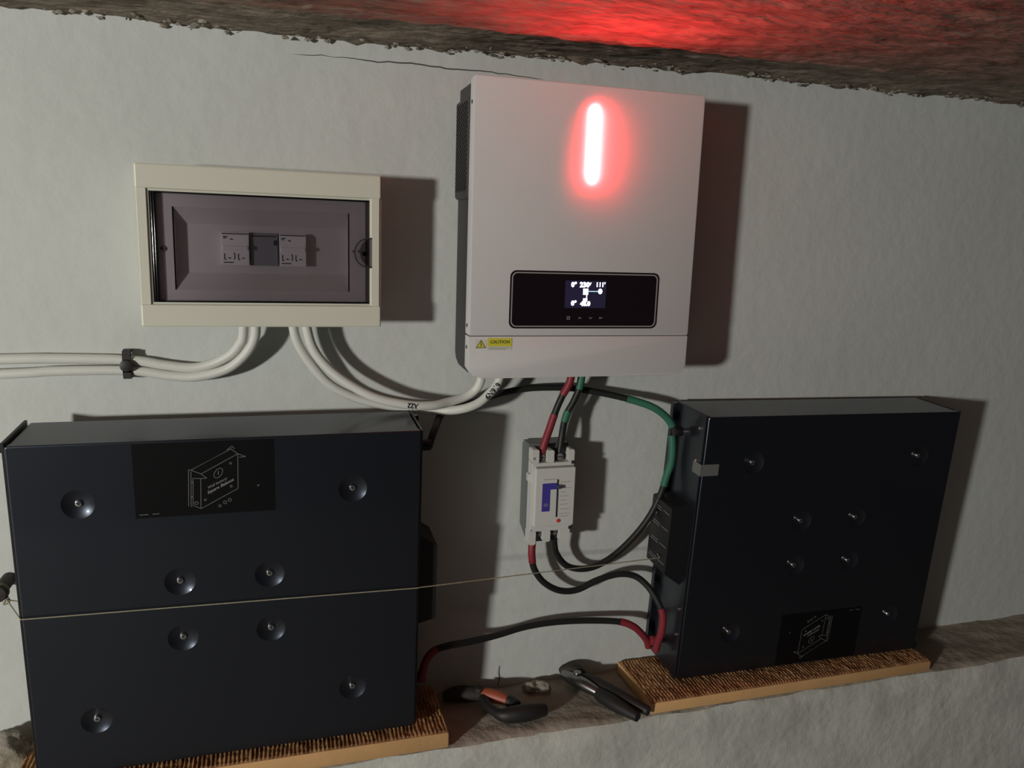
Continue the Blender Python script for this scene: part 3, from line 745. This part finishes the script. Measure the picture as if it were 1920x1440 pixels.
# battery front surfaces at the height of the twine
P_ = [(-0.386, -0.050, -0.522), (-0.376, -0.055, -0.530), (-0.3325, -0.1485, -0.5185), (-0.331, -0.1495, -0.5185)]
P_ += [(0.199, -0.1490, -0.528), (0.2, -0.148, -0.528), (0.643, -0.078, -0.549), (0.6475, -0.060, -0.549)]
bm = BM()
for a, b in zip(P_, P_[1:]):
    a = Vector(a); b = Vector(b); n = max(2, int((b - a).length / 0.02))
    tube(bm, [a.lerp(b, i / n) for i in range(n + 1)], 0.0009, 7)
T.part('strand', bm, 'twine', smooth=1.2)
bm = BM()
for k in range(3): tube(bm, [Vector((-0.385 + 0.0125 * math.cos(t) - 0.002, -0.046 - 0.0022 * k, -0.521 + 0.0125 * math.sin(t))) for t in [i * math.pi / 10 for i in range(21)]], 0.0011, 6)
tube(bm, spline([(-0.376, -0.052, -0.526), (-0.372, -0.056, -0.533), (-0.379, -0.058, -0.536), (-0.3755, -0.054, -0.528)], 5), 0.0014, 6)
tube(bm, [(-0.375, -0.055, -0.531), (-0.336, -0.075, -0.531)], 0.0009, 6)
T.part('knot', bm, 'twine', smooth=1.2)
T = Thing('peg', 'dark rusty peg in the wall with twine tied round it', 'peg', (-0.387, 0, -0.521))
bm = BM(); cyl(bm, (-0.387, 0.0, -0.521), (-0.387, -0.052, -0.521), 0.0095, n=14, bev=0.001)
T.part('shank', bm, 'rust_metal', smooth=0.6)
bm = BM(); cyl(bm, (-0.387, -0.050, -0.521), (-0.387, -0.058, -0.521), 0.0135, 0.0125, n=12, bev=0.0012)
T.part('head', bm, 'rust_metal', smooth=0.6)

# ------------------------------------------------------------------ tools lying on the ledge
zl = -0.806
T = Thing('pliers', 'pliers with black and orange grips lying beside the first foam block', 'pliers', (0.35, -0.07, zl))
bm = BM(); prism_b = [Vector((0.268, -0.030, zl + .012)), Vector((0.290, -0.028, zl + .013)), Vector((0.315, -0.036, zl + .014)), Vector((0.334, -0.046, zl + .014))]
tube(bm, spline(prism_b, 5), lambda t: 0.006 + 0.008 * math.sin(math.pi * min(1, 0.1 + t * 0.8)), 12)
T.part('jaws', bm, 'rust_metal', smooth=0.9)
bm = BM(); cyl(bm, (0.328, -0.043, zl + .016), (0.328, -0.043, zl + .029), 0.007, n=14, bev=0.001)
T.part('pivot', bm, 'rust_metal', smooth=0.6)
bm = BM(); tube(bm, spline([(0.330, -0.040, zl + .015), (0.345, -0.050, zl + .0165), (0.360, -0.063, zl + .0165), (0.373, -0.076, zl + .016)], 6), lambda t: 0.0075 + 0.0045 * math.sin(math.pi * (0.15 + 0.8 * t)), 12)
T.part('handle_sleeve', bm, 'grip_orange', label='orange handle sleeve', smooth=0.9)
bm = BM(); tube(bm, spline([(0.372, -0.074, zl + .016), (0.378, -0.081, zl + .016), (0.381, -0.090, zl + .015)], 5), 0.0105, 12)
T.part('handle_end', bm, 'grip_black', smooth=0.9)
bm = BM(); tube(bm, spline([(0.332, -0.052, zl + .014), (0.337, -0.085, zl + .014), (0.350, -0.107, zl + .014), (0.372, -0.113, zl + .015), (0.402, -0.114, zl + .016), (0.428, -0.112, zl + .0155)], 8), lambda t: 0.0078 + (0.0068 * math.sin(math.pi * min(1, (t - 0.3) / 0.78)) if t > 0.3 else 0), 14)
T.part('handle_grip', bm, 'grip_black', smooth=0.9)

T = Thing('side_cutters', 'side cutters with bright steel head and black grips beside the second foam block', 'cutters', (0.545, -0.09, zl))
bm = BM(); tube(bm, spline([(0.494, -0.022, zl + .020), (0.503, -0.040, zl + .020), (0.514, -0.060, zl + .020), (0.528, -0.080, zl + .018), (0.541, -0.098, zl + .015)], 6), lambda t: 0.0045 + 0.0095 * math.sin(math.pi * min(1, 0.18 + t * 0.62)) * (1 - 0.45 * t), 14)
T.part('head', bm, 'tool_steel', label='polished steel head', smooth=0.9)
bm = BM(); tube(bm, spline([(0.488, -0.018, zl + .022), (0.500, -0.018, zl + .025), (0.516, -0.026, zl + .026), (0.530, -0.038, zl + .022)], 5), lambda t: 0.006 + 0.006 * math.sin(math.pi * t), 12)
T.part('jaw', bm, 'rust_metal', smooth=0.9)
bm = BM(); cyl(bm, (0.511, -0.045, zl + .026), (0.511, -0.045, zl + .035), 0.0075, n=16, bev=0.0012)
T.part('pivot', bm, 'tool_steel', smooth=0.6)
bm = BM(); tube(bm, spline([(0.522, -0.040, zl + .018), (0.540, -0.062, zl + .018), (0.558, -0.095, zl + .018), (0.576, -0.130, zl + .018), (0.597, -0.162, zl + .017)], 7), lambda t: 0.0075 + 0.0055 * math.sin(math.pi * min(1, 0.15 + t * 0.8)), 14)
T.part('grip', bm, 'grip_black', smooth=0.9)
bm = BM(); tube(bm, spline([(0.534, -0.090, zl + .016), (0.544, -0.112, zl + .0155), (0.556, -0.138, zl + .0155), (0.573, -0.170, zl + .015)], 7), lambda t: 0.0075 + 0.0055 * math.sin(math.pi * min(1, 0.2 + t * 0.75)), 14)
T.part('grip', bm, 'grip_black', smooth=0.9)

# ------------------------------------------------------------------ lumps of mortar
def lump(label, c, r, sc, seed):
    bm = BM(); ball(bm, (0, 0, 0), r, sc, 4)
    for v in bm.verts:
        v.co += v.co.normalized() * r * 0.45 * fr((v.co.x / r * 0.9 + seed, v.co.y / r * 0.9, v.co.z / r * 0.9), 5)
    mz = min(v.co.z for v in bm.verts)
    for v in bm.verts: v.co += Vector((c[0], c[1], c[2] - mz))
    top('mortar_lump', bm, 'mortar', label, 'mortar lump', smooth=0.9, base=c)
lump('large mortar lump at the foot of the battery crossed by twine', (-0.400, -0.040, -0.812), 0.034, (1.0, 0.8, 0.85), 3.0)
lump('small pale mortar lump on the ledge between the two hand tools', (0.438, -0.030, -0.811), 0.017, (1.3, 0.8, 0.6), 8.0)
